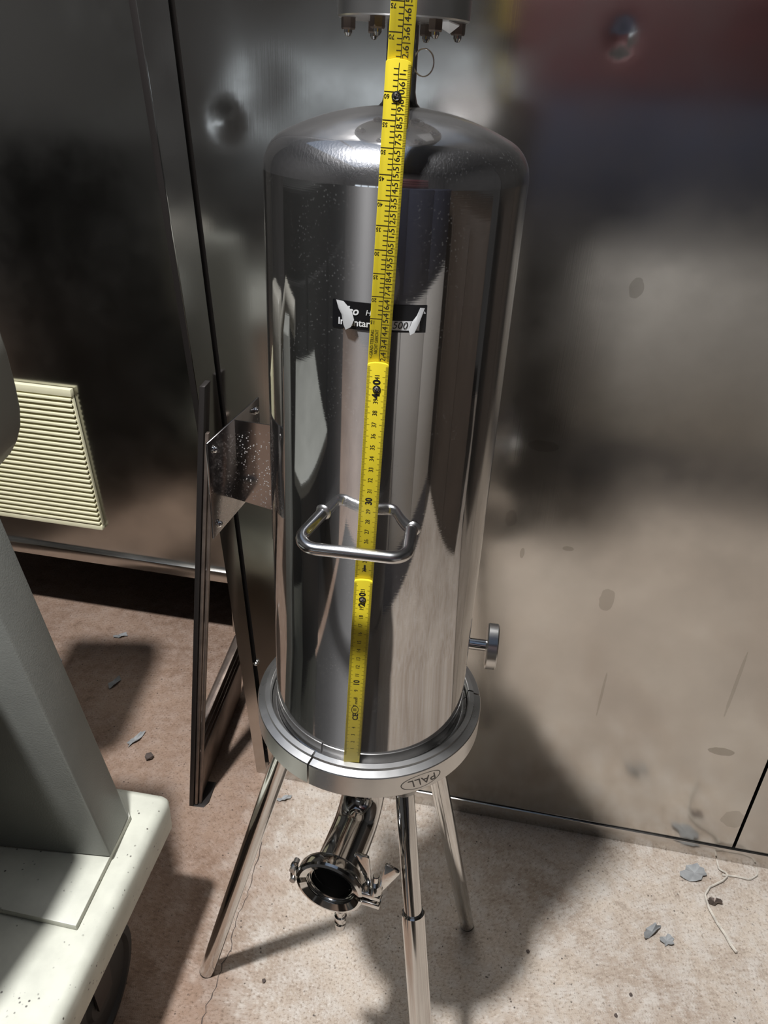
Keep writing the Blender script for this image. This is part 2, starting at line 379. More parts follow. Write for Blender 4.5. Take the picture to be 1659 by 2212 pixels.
def estrip(a, b, o0, o1, z0=0.6):
    return hexa([wpt(post_u(z0)+a, z0, o0), wpt(post_u(z0)+b, z0, o0), wpt(post_u(z0)+b, z0, o1), wpt(post_u(z0)+a, z0, o1)], [wpt(post_u(2.05)+a, 2.05, o0), wpt(post_u(2.05)+b, 2.05, o0), wpt(post_u(2.05)+b, 2.05, o1), wpt(post_u(2.05)+a, 2.05, o1)])
mk('edge_strip', estrip(-0.018, -0.005, 0.012, 0.03), M_DARKM, cab, bevel=0.001)
mk('edge_bead', estrip(-0.0045, -0.0005, 0.004, 0.03), M_POL, cab, bevel=0.0012)
# carcass behind the doors (dark inside the seams)
mk('carcass', hexa([wpt(post_u(0)+0.006, 0, 0.032), wpt(1.6, 0, 0.032), wpt(1.6, 0, 0.3), wpt(post_u(0)+0.006, 0, 0.3)], [wpt(post_u(2.05)+0.006, 2.05, 0.032), wpt(1.6, 2.05, 0.032), wpt(1.6, 2.05, 0.3), wpt(post_u(2.05)+0.006, 2.05, 0.3)]), M_DARKM, cab, smooth=0)
pin = onw((553, 1431)); mk('hinge_pin', lathe([(0, -0.004), (0.004, -0.003), (0.0055, 0.0), (0.004, 0.003), (0, 0.004)], 12, pin-WN*0.003), M_POL, cab)

# cabinet on legs at the left --------------------------------------------------------
LO = 0.72
def onl(p): return onplane(p, V3((-0.5, 0.08, 0))+WN*(LO+0.0785-0.0), WN)
LP = V3((-0.5, 0.08, 0))+WN*(LO+0.0785)
def lpt(u, z, off=0): return LP+WD*u+WN*off+V3((0, 0, z))
def luv(P): return (P-LP).dot(WD), P.z
zb = (onl((0, 1165)).z+onl((415, 1258)).z)/2
lc = empty('machine_cabinet', lpt(-0.2, 0, 0.3), 'stainless steel machine cabinet raised on legs with a cream vent', 'cabinet')
ur_ = luv(onl((290, 0)))[0]+0.2
def lpanel(u0, u1, z0, z1, off, thick, nu=30, nz=40, wv=0.8):
    v, f = [], []
    for j in range(nz+1):
        for i in range(nu+1):
            u = u0+(u1-u0)*i/nu; z = z0+(z1-z0)*j/nz; e = min(1, 10*min(i/nu, 1-i/nu, j/nz, 1-j/nz))
            v.append(lpt(u, z, off+wv*e*wave(u+2.3, z+0.7)))
    for j in range(nz):
        for i in range(nu):
            k = j*(nu+1)+i; f.append((k, k+1, k+nu+2, k+nu+1))
    loop = [i for i in range(nu+1)]+[j*(nu+1)+nu for j in range(1, nz+1)]+[nz*(nu+1)+i for i in range(nu-1, -1, -1)]+[j*(nu+1) for j in range(nz-1, 0, -1)]
    b = len(v); v += [v[i]+WN*thick for i in loop]; L = len(loop)
    for i in range(L): f.append((loop[(i+1) % L], loop[i], b+i, b+(i+1) % L))
    return v, f
mk('front_panel', lpanel(-0.9, ur_, zb+0.03, 2.1, 0.0, 0.02), M_WALL3, lc, smooth=30)
mk('lower_rail', join(hexa([lpt(-0.9, zb, -0.012), lpt(ur_, zb, -0.012), lpt(ur_, zb, 0.02), lpt(-0.9, zb, 0.02)], [lpt(-0.9, zb+0.03, -0.012), lpt(ur_, zb+0.03, -0.012), lpt(ur_, zb+0.03, 0.02), lpt(-0.9, zb+0.03, 0.02)])), M_WALL2, lc, bevel=0.002)
mk('carcass', hexa([lpt(-0.9, zb, 0.022), lpt(ur_, zb, 0.022), lpt(ur_, zb, 0.75), lpt(-0.9, zb, 0.75)], [lpt(-0.9, 2.1, 0.022), lpt(ur_, 2.1, 0.022), lpt(ur_, 2.1, 0.75), lpt(-0.9, 2.1, 0.75)]), M_DARKM, lc, smooth=0)
for u in (-0.85, luv(onl((490, 1330)))[0]):
    for off in ((0.06, 0.65) if u < 0 else (0.08, 0.65)):
        mk('leg', hexa([lpt(u-0.02, 0, off), lpt(u+0.02, 0, off), lpt(u+0.02, 0, off+0.04), lpt(u-0.02, 0, off+0.04)], [lpt(u-0.02, zb, off), lpt(u+0.02, zb, off), lpt(u+0.02, zb, off+0.04), lpt(u-0.02, zb, off+0.04)]), M_SAT, lc, bevel=0.002)
# vent grille: frame and slats
vtr, vbr = luv(onl((158, 838))), luv(onl((228, 1140)))
vz1 = vtr[1]; vz0 = vbr[1]
def vr(z): return vbr[0]+(vtr[0]-vbr[0])*(z-vz0)/(vz1-vz0)
vl = luv(onl((0, 900)))[0]-0.12
def bar(u0, z0, z1, o0, o1, ufr=0.0):
    return hexa([lpt(u0, z0, o0), lpt(vr(z0)-ufr, z0, o0), lpt(vr(z0)-ufr, z0, o1), lpt(u0, z0, o1)], [lpt(u0, z1, o0), lpt(vr(z1)-ufr, z1, o0), lpt(vr(z1)-ufr, z1, o1), lpt(u0, z1, o1)])
fr = join(bar(vl, vz1-0.017, vz1, -0.014, -0.0005), bar(vl, vz0, vz0+0.012, -0.014, -0.0005),
          hexa([lpt(vr(vz0)-0.0025, vz0+0.012, -0.010), lpt(vr(vz0), vz0+0.012, -0.010), lpt(vr(vz0), vz0+0.012, -0.0005), lpt(vr(vz0)-0.0025, vz0+0.012, -0.0005)],
               [lpt(vr(vz1)-0.0025, vz1-0.017, -0.010), lpt(vr(vz1), vz1-0.017, -0.010), lpt(vr(vz1), vz1-0.017, -0.0005), lpt(vr(vz1)-0.0025, vz1-0.017, -0.0005)]))
vg = mk('vent_grille', fr, M_VENT, lc, bevel=0.0015, label='cream slatted vent grille')
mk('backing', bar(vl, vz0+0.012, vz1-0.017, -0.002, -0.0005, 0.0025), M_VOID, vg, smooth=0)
NS = 26; za, zc = vz0+0.0125, vz1-0.0175; pt = (zc-za)/NS
for i in range(NS):
    z0 = za+i*pt+pt*0.34; z1 = z0+pt*0.56
    b0 = [lpt(vl, z0-0.001, -0.016), lpt(vr(z0)-0.003, z0-0.001, -0.016), lpt(vr(z0)-0.003, z0+0.002, -0.003), lpt(vl, z0+0.002, -0.003)]
    t0 = [lpt(vl, z1-0.003, -0.016), lpt(vr(z1)-0.003, z1-0.003, -0.016), lpt(vr(z1)-0.003, z1, -0.003), lpt(vl, z1, -0.003)]
    mk('slat', hexa(b0, t0), M_VENT, vg, bevel=0.0008)

# leaning steel frames between the cabinets ------------------------------------------
fa0, fa1 = V3((-0.357, 0.388, 0)), onw((430, 835), -0.045)
fdir = (V3((-0.312, 0.690, 0))-V3((-0.335, 0.395, 0))).normalized(); fx = V3((fdir.y, -fdir.x, 0))
def leanbar(x0, x1, d0, d1, zt=None, zbm=0.0):
    def q(z, x, d):
        t = z/fa1.z; b = fa0.lerp(fa1, t); return V3((b.x, b.y, z))+fx*x+fdir*d
    zt = zt or fa1.z
    return hexa([q(zbm, x0, d0), q(zbm, x1, d0), q(zbm, x1, d1), q(zbm, x0, d1)], [q(zt, x0, d0), q(zt, x1, d0), q(zt, x1, d1), q(zt, x0, d1)])
lf = empty('metal_rack', fa0+V3((0.01, 0.1, 0)), 'dark narrow metal rack leaning upright in the gap between the two cabinets', 'rack')
mk('stile', leanbar(0.0, 0.009, 0.0, 0.03), M_DARKM, lf, bevel=0.001, label='black upright stile')
mk('stile', leanbar(0.0105, 0.0165, 0.002, 0.012, 0.80, 0.004), M_RUST, lf, bevel=0.001, label='brown upright stile')
mk('stile', leanbar(0.018, 0.0235, 0.006, 0.014, 0.78, 0.004), M_RUST, lf, bevel=0.001, label='brown upright stile')
def rail(z0, z1, x0, x1, d0, d1):
    b = fa0; return hexa([b+fx*x0+fdir*d0+V3((0, 0, z0)), b+fx*x1+fdir*d0+V3((0, 0, z0)), b+fx*x1+fdir*d1+V3((0, 0, z0)), b+fx*x0+fdir*d1+V3((0, 0, z0))],
                         [b+fx*x0+fdir*d0+V3((0.008, 0.012, z1)), b+fx*x1+fdir*d0+V3((0.008, 0.012, z1)), b+fx*x1+fdir*d1+V3((0.008, 0.012, z1)), b+fx*x0+fdir*d1+V3((0.008, 0.012, z1))])
mk('skirt_plate', rail(0.004, 0.115, 0.012, 0.02, 0.016, 0.32), M_RUST, lf, bevel=0.001)
for z in (0.122, 0.142, 0.166): mk('rail', rail(z, z+0.008, 0.006, 0.02, 0.034, 0.34), M_RUST, lf, bevel=0.001)
mk('foot_block', rail(0.0005, 0.004, 0.0, 0.03, 0.0, 0.05), M_DARKM, lf)

# ------------------------------------------------------------------ pressure tank
TR = 0.1053
tank = empty('filter_tank', (0, 0, 0), 'polished stainless steel filter tank with domed top standing on three legs', 'tank')
prof = []
zt = 1.283; zk = zt-0.0476; r_k = 0.03; th0 = math.atan2(0.1524, TR-r_k)
prof += [(0.0, zt)]
for i in range(1, 13):
    a = (PI/2-th0)*i/12; prof.append((0.2*math.sin(a), zt-0.2+0.2*math.cos(a)))
for i in range(1, 13):
    a = th0*(1-i/12); prof.append((TR-r_k+r_k*math.cos(a), zk+r_k*math.sin(a)))
dome = mk('dome', lathe(prof, 160), M_DOME, tank, smooth=60, label='scratched polished domed lid')
prof = [prof[-1]]
prof += [(TR, 1.1), (TR, 0.95), (TR, 0.8), (TR, 0.690), (0.1062, 0.6865), (0.1102, 0.685), (0.1108, 0.684), (0.1108, 0.664), (0.095, 0.664)]
shell = mk('shell', lathe(prof, 160), M_TANK, tank, smooth=40, label='mirror-polished steel shell')
# inlet pipe and flanges
mk('inlet_pipe', lathe([(0.019, 1.279), (0.0135, 1.285), (0.0118, 1.292), (0.0118, 1.338)], 32), M_POL, tank)
fl = mk('flange', lathe([(0.010, 1.338), (0.0475, 1.338), (0.0485, 1.339), (0.0485, 1.3525), (0.0475, 1.3535), (0.010, 1.3535)], 64), M_SAT, tank)
mk('gasket', lathe([(0.010, 1.3536), (0.034, 1.3536), (0.034, 1.356), (0.010, 1.356)], 48), M_RUB, tank)
fl2 = mk('flange', lathe([(0.010, 1.3561), (0.0475, 1.3561), (0.0485, 1.357), (0.0485, 1.371), (0.0475, 1.372), (0.010, 1.372)], 64), M_SAT, tank)
mk('inlet_pipe', cyl((0, 0, 1.372), (0, 0, 1.46), 0.0118), M_POL, tank)
for k in range(6):
    a = 4+60*k; p = pm(a, 0.0405, 0)
    bo = mk('bolt', join(cyl(p+V3((0, 0, 1.3285)), p+V3((0, 0, 1.376)), 0.003, 12), lathe([(0, 1.326), (0.0018, 1.3265), (0.003, 1.3285)], 12, p), lathe([(0, 1.372), (0.0052, 1.372), (0.0052, 1.377), (0, 1.377)], 6, p)), M_POL, tank)
    mk('nut', lathe([(0.0029, 1.3305), (0.0048, 1.3305), (0.0053, 1.3315), (0.0053, 1.338), (0.0029, 1.338)], 6, p, a0=0.3*k, a1=0.3*k+2*PI), M_RUST, bo, smooth=20)
mk('wire_loop', tube([V3((0.0165+0.0075*math.cos(a), -0.006, 1.312+0.009*math.sin(a))) for a in [2*PI*i/24 for i in range(25)]], 0.0005, 6), M_SAT, tank)
mk('gasket_tab', prism([V3((0.020, -0.012, 1.3375)), V3((0.032, -0.026, 1.3372)), V3((0.040, -0.018, 1.3355)), V3((0.034, -0.006, 1.331))], (0, 0, 0.0008)), M_WHITE, tank, smooth=0, label='pale torn paper tab')
# handle
hp = [pol(-26.5, TR-0.002, 0.974), V3((-0.069, -0.139, 0.966)), V3((0.0255, -0.146, 0.964)), pol(16.5, TR-0.002, 0.966)]
ha = mk('handle', tube(fillet(hp, [0, 0.014, 0.014, 0], 10), 0.0053, 20), M_HAND, tank, label='bent round bar handle')
for q, d in ((hp[0], hp[1]), (hp[3], hp[2])):
    n = (V3((q.x, q.y, 0))).normalized(); mk('weld', lathe([(0.0075, -0.0005), (0.0068, 0.001), (0.0052, 0.002)], 20, q+n*0.002, (V3(d)-q)), M_SAT, ha)
# plate bracket on the left of the shell
bd = V3((0.027, 0.124, 0)).normalized(); bn = V3((-bd.y, bd.x, 0))
B0 = V3((-0.161, -0.024, 0)); BL = 0.127; ZB0, ZB1 = 0.897, 1.0
br = mk('bracket', prism([B0+V3((0, 0, ZB0)), B0+bd*BL+V3((0, 0, ZB0)), B0+bd*BL+V3((0, 0, ZB1)), B0+V3((0, 0, ZB1))], bn*0.002), M_BRK, tank, bevel=0.0005, label='spotted square mounting plate')
wm = B0+bd*0.062; we = V3((-0.1015, 0.028, 0))
wd_ = (we-wm).normalized(); ws = V3((-wd_.y, wd_.x, 0))
mk('web', prism([wm+V3((0, 0, ZB0+0.012)), we+V3((0, 0, ZB0+0.004)), we+V3((0, 0, ZB1-0.002)), wm+V3((0, 0, ZB1-0.001))], ws*0.0016), M_BRK, br, smooth=0)
mk('saddle', lathe([(TR+0.0002, ZB0-0.01), (TR+0.0016, ZB0-0.01), (TR+0.0016, ZB1-0.004), (TR+0.0002, ZB1-0.004)], 10, a0=rad(165-9), a1=rad(165+16), closed=True, caps=True), M_BRK, br)
for d, z in ((0.012, ZB1-0.011), (BL-0.012, ZB1-0.011), (0.012, ZB0+0.011), (BL-0.012, ZB0+0.011)):
    c = B0+bd*d+V3((0, 0, z)); mk('screw', lathe([(0.0045, 0), (0.0045, 0.0008), (0.0034, 0.0009), (0.003, 0.003), (0.0018, 0.0042), (0, 0.0045)], 14, c, -bn), M_POL, br)
# label
def flat(x0, x1, y0, y1, nx=24, z=0.0):
    v = []; f = []
    for i in range(nx+1):
        x = x0+(x1-x0)*i/nx; v += [V3((x, y0, z)), V3((x, y1, z))]
    for i in range(nx): f.append((2*i, 2*i+2, 2*i+3, 2*i+1))
    return v, f
AZC = rad((-22.9+15.7)/2); LWD = rad(38.6)*TR/2; ZLB = 1.147
lab = mk('inventory_label', wrap(flat(-LWD, LWD, -0.0102, 0.0102, 24, 0.0005), TR, AZC, ZLB), M_BLACK, tank, label='black inventory label with white lettering')
def lab_add(name, vf, mat, lift): mk(name, wrap(([V3((v[0], v[1], lift)) for v in vf[0]], vf[1]), TR, AZC, ZLB), mat, lab, smooth=30)
def shift(vf, dx, dy, s=1): return [V3((v[0]*s+dx, v[1]*s+dy, 0)) for v in vf[0]], vf[1]
txt = join(shift(subdiv_x(text('fco', 0.0085, 0.25, 0.0002), 0.003), -0.0205, 0.0032), shift(text('HO', 0.0058, 0.2), -0.0055, 0.0028),
           shift(subdiv_x(text('Inventar-Nr.', 0.0074, 0, 0.00012), 0.003), -0.0122, -0.0053))
lab_add('label_lettering', txt, M_WHITE, 0.0008)
lab_add('number_field', flat(0.008, 0.0305, -0.0085, -0.0015, 8), M_WHITE, 0.0007)
lab_add('handwritten_number', shift(subdiv_x(text('50016', 0.0075, 0.2), 0.003), 0.0195, -0.005), M_INK, 0.0009)
lab_add('arrow_mark', ([V3((0.0325, 0.004, 0)), V3((0.0345, 0.0042, 0)), V3((0.0335, 0.006, 0))], [(0, 1, 2)]), M_WHITE, 0.0009)
def flap(pts, lifts):
    c = V3((sum(p[0] for p in pts)/len(pts), sum(p[1] for p in pts)/len(pts), sum(lifts)/len(lifts)+0.0008))
    v = [V3((p[0], p[1], l)) for p, l in zip(pts, lifts)]+[c]; n = len(pts)
    return wrap((v, [(i, (i+1) % n, n) for i in range(n)]), TR, AZC, ZLB)
mk('film_flap', flap([(-0.0325, 0.0102), (-0.0265, 0.0098), (-0.0195, 0.004), (-0.0172, -0.002), (-0.0195, -0.0078), (-0.024, -0.0108), (-0.0262, -0.0075), (-0.028, 0.0), (-0.0305, 0.004)], [0.001, 0.0012, 0.003, 0.0045, 0.004, 0.0025, 0.0015, 0.0012, 0.001]), M_FILM, lab, smooth=60)
mk('film_flap', flap([(0.030, 0.0085), (0.0335, 0.0082), (0.030, -0.002), (0.0265, -0.0095), (0.0235, -0.0115), (0.0225, -0.008), (0.0245, -0.002), (0.028, 0.003)], [0.001, 0.001, 0.002, 0.003, 0.0025, 0.0015, 0.001, 0.001]), M_FILM, lab, smooth=60)
# clamp ring in three segments
rp = [(0.1265, 0.660), (0.127, 0.661), (0.127, 0.687), (0.1263, 0.6882), (0.1192, 0.6904), (0.1187, 0.6932), (0.1135, 0.6944), (0.1125, 0.694), (0.1118, 0.690), (0.1113, 0.676), (0.1113, 0.660)]
gaps = [-27.5, 91.5, 208.0]
ring = None
for i in range(3):
    a0 = gaps[i]+0.55; a1 = (gaps[i+1] if i < 2 else gaps[0]+360)-0.55
    s = mk('clamp_segment', lathe(rp, 48, x=(0, -1, 0), a0=rad(a0), a1=rad(a1), closed=True, caps=True), M_SAT, tank, smooth=25, label='curved steel clamp ring segment')
    if i == 0: ring = s
pall = join(subdiv_x(text('PALL', 0.0145, -0.25), 0.004))
pall = ([V3((v[0]*1.05, v[1], 0.0)) for v in pall[0]], pall[1])
mk('engraved_lettering', wrap(pall, 0.1272, rad(27.5), 0.6735, -1), M_ENGR, ring, smooth=0)
ov = ([], [])
for i in range(48):
    a = 2*PI*i/48
    for s in (1.0, 0.955): ov[0].append(V3((0.0235*s*math.cos(a), 0.0098*s*math.sin(a), 0)))
for i in range(48):
    j = (i+1) % 48; ov[1].append((2*i, 2*j, 2*j+1, 2*i+1))
mk('engraved_oval', wrap(ov, 0.1272, rad(27.5), 0.6735), M_ENGR, ring, smooth=0)
# clamp bolt with hand knob at the back
kc = atz((1062, 1396), 0.68); ks = atz((1000, 1388), 0.68); kd = V3((1, -0.12, 0.0)).normalized()
kn = mk('clamp_bolt', cyl(kc-kd*0.10, kc+kd*0.004, 0.0072), M_POL, tank)
mk('hand_knob', lathe([(0, -0.007), (0.0275, -0.007), (0.029, -0.0055), (0.029, 0.0055), (0.0275, 0.007), (0, 0.007)], 40, kc, kd), M_SAT, kn, label='round knurled hand knob')
# base dish
mk('base_dish', lathe([(0.1105, 0.6635), (0.1105, 0.655), (0.108, 0.64), (0.09, 0.622), (0.05, 0.612), (0, 0.61)], 64), M_POL, tank)
# legs
def leg(foot, top, rtop, rbot, split=None):
    foot, top = V3(foot), V3(top)
    if split is None:
        L = mk('leg', cyl(top, foot, rtop, 28, rbot, 0.001), M_POL, tank)
    else:
        md = top.lerp(foot, split); L = mk('leg', cyl(top, md, rtop, 28, None, 0.0008), M_POL, tank)
        mk('lower_tube', cyl(md, foot, rbot, 28, None, 0.0012), M_POL, L)
        sc_ = md.lerp(foot, 0.09)+V3((rbot*0.8, -rbot*0.5, 0)); mk('rivet', lathe([(0, 0.0015), (0.002, 0.001), (0.0025, -0.001)], 10, sc_, (0.8, -0.5, 0.2)), M_POL, L)
    d = (foot-top).normalized(); mk('socket', cyl(top-d*0.03, top+d*0.012, rtop+0.0035, 28, None, 0.001), M_SAT, L)
    mk('foot_cap', cyl(foot-d*0.001, foot+d*0.003, (rbot or rtop)*0.98, 24), M_RUB, L)
    return L
fL, fR, fF = V3((-0.246, 0.062, 0.004)), V3((0.191, 0.166, 0.004)), pm(298, 0.255, 0.004)
tL, tR, tF = pm(167, 0.088, 0.632), pm(43, 0.088, 0.632), pm(299, 0.088, 0.632)
l1 = leg(fL, tL, 0.0125, 0.0125); l2 = leg(fR, tR, 0.0125, 0.0125); l3 = leg(fF, tF, 0.0105, 0.0135, 0.27)
tq = tL.lerp(fL, 0.05); mk('thumb_screw', join(cyl(tq, tq+V3((0.02, -0.016, 0)), 0.0025, 10), cyl(tq+V3((0.02, -0.016, 0)), tq+V3((0.024, -0.019, 0)), 0.005, 12)), M_DARKM, l1)
# outlet pipe with clamp
O = V3((-0.033, -0.116, 0.5)); od = V3((-0.274, -0.962, 0)).normalized(); os_ = V3((0.962, -0.274, 0)).normalized(); UP = V3((0, 0, 1))
el = fillet([V3((0, 0, 0.62)), V3((0, 0, 0.5)), O-od*0.012], [0, 0.048, 0], 12)
def shellpipe(path, ro, ri):
    a = tube(path, ro, 40); b = tube(path, ri, 40)
    a = (a[0], a[1][:-2]); b = (b[0], [q[::-1] for q in b[1][:-2]]); n = 40; k = len(path)-1; A = len(a[0])
    v, f = join(a, b); f += [(k*n+i, k*n+(i+1) % n, A+k*n+(i+1) % n, A+k*n+i) for i in range(n)]; return v, f
op = mk('outlet_pipe', shellpipe(el, 0.0265, 0.0245), M_POL, tank)
mk('ferrule', lathe([(0.0245, -0.013), (0.0265, -0.013), (0.0285, -0.010), (0.032, -0.0065), (0.032, -0.0036), (0.0305, -0.003), (0.0275, -0.003), (0.0272, -0.0042), (0.0255, -0.0042), (0.0245, -0.003), (0.0245, -0.013)], 56, O, od), M_POL, op)
mk('pipe_dark_disc', lathe([(0.0, -0.03), (0.0244, -0.03)], 40, O, od), M_VOID, op, smooth=0)  # black disc painted in for the darkness inside the pipe
tc = mk('pipe_clamp', lathe([(0.0285, -0.010), (0.033, -0.0125), (0.0395, -0.0115), (0.041, -0.008), (0.041, 0.002), (0.0395, 0.0045), (0.036, 0.0055), (0.0288, 0.002), (0.0322, -0.002), (0.0322, -0.0065)], 40, O, od, x=os_, a0=rad(-4 if False else 6), a1=rad(172), closed=True, caps=True), M_POL, op, smooth=30, label='hinged pipe clamp half')
tc2 = mk('pipe_clamp', lathe([(0.0285, -0.010), (0.033, -0.0125), (0.0395, -0.0115), (0.041, -0.008), (0.041, 0.002), (0.0395, 0.0045), (0.036, 0.0055), (0.0288, 0.002), (0.0322, -0.002), (0.0322, -0.0065)], 40, O, od, x=os_, a0=rad(188), a1=rad(354), closed=True, caps=True), M_POL, op, smooth=30, label='hinged pipe clamp half')
def ob(s, o, u): return O+os_*s+od*o+UP*u
X_, Y_, Z_ = frame(od, os_)
sg = 1 if Y_.z > 0 else -1
def obox(s0, s1, o0, o1, u0, u1): return hexa([ob(s0, o0, u0), ob(s1, o0, u0), ob(s1, o1, u0), ob(s0, o1, u0)], [ob(s0, o0, u1), ob(s1, o0, u1), ob(s1, o1, u1), ob(s0, o1, u1)])
up_, lw_ = (tc, tc2) if sg > 0 else (tc2, tc)
mk('lug', obox(0.036, 0.060, -0.011, 0.004, 0.0035, 0.0115), M_POL, up_, bevel=0.0015)
mk('lug', obox(0.036, 0.060, -0.011, 0.004, -0.0105, -0.0025), M_POL, lw_, bevel=0.0015)
mk('hinge_link', obox(-0.050, -0.041, -0.008, 0.001, -0.013, 0.013), M_POL, lw_, bevel=0.003)
for u in (-0.009, 0.009): mk('hinge_pin', cyl(ob(-0.0455, -0.0125, u), ob(-0.0455, 0.0035, u), 0.0035, 14), M_SAT, lw_)
bt = mk('clamp_bolt', cyl(ob(0.052, -0.0035, -0.014), ob(0.052, -0.0035, 0.037), 0.0038, 14, None, 0.0008), M_POL, op)
wn = mk('wing_nut', lathe([(0.0038, 0.0118), (0.0085, 0.0118), (0.0078, 0.020), (0.0065, 0.024), (0.0038, 0.024)], 20, ob(0.052, -0.0035, 0)), M_POL, bt)
for sg2 in (-1, 1):
    dx = (os_*0.85+V3((0, -0.1, 0))).normalized()
    c = ob(0.052, -0.0035, 0)
    pts = [c+dx*sg2*0.004+UP*0.014, c+dx*sg2*0.008+UP*0.0145, c+dx*sg2*0.027+UP*0.057, c+dx*sg2*0.0265+UP*0.060, c+dx*sg2*0.024+UP*0.062, c+dx*sg2*0.0115+UP*0.064, c+dx*sg2*0.0095+UP*0.062]
    mk('wing', prism([p-od*0.0014 for p in pts], od*0.0028), M_POL, wn, bevel=0.0006)
dp = O-od*0.040
mk('drain_barb', lathe([(0.009, 0.482), (0.009, 0.436), (0.0125, 0.433), (0.0145, 0.425), (0.0125, 0.416), (0.0075, 0.411), (0.006, 0.408), (0.0062, 0.404), (0.0078, 0.402), (0.0062, 0.394), (0.0062, 0.390), (0.0078, 0.388), (0.0062, 0.380), (0.0062, 0.376), (0.0076, 0.374), (0.006, 0.362), (0.0035, 0.362), (0.003, 0.38)], 24, (dp.x, dp.y, 0)), M_POL, op)

# ------------------------------------------------------------------ folding rule
RY0 = -0.1125
R0 = onplane((760, 1632), (0, RY0, 0), (0, 1, 0)); R6 = onplane((856, 209), (0, RY0-0.008, 0), (0, 1, 0))
RU = (R6-R0).normalized(); RS = (R6-R0).length/0.6
RX = V3((1, 0, 0)); RX = (RX-RU*RX.dot(RU)).normalized(); RN = RX.cross(RU)  # towards the camera
if RN.y > 0: RN = -RN
rule = empty('folding_rule', R0, 'yellow wooden folding rule standing upright against the tank', 'ruler')
HW = 0.0082
def rp_(t, x, n): return R0+RU*(t*RS)+RX*x+RN*n
segs = [(-0.0095, 0.219), (0.182, 0.419), (0.382, 0.619), (0.582, 0.819)]
xo = [0.0, 0.0, 0.0, 0.0007]
def arc_end(t, s, n, xs):
    return [(t+s*0.0022*math.cos(a*PI/2/4.0), xs+HW*0.98*math.sin(a*PI/2/4.0)) for a in range(-4, 5)]
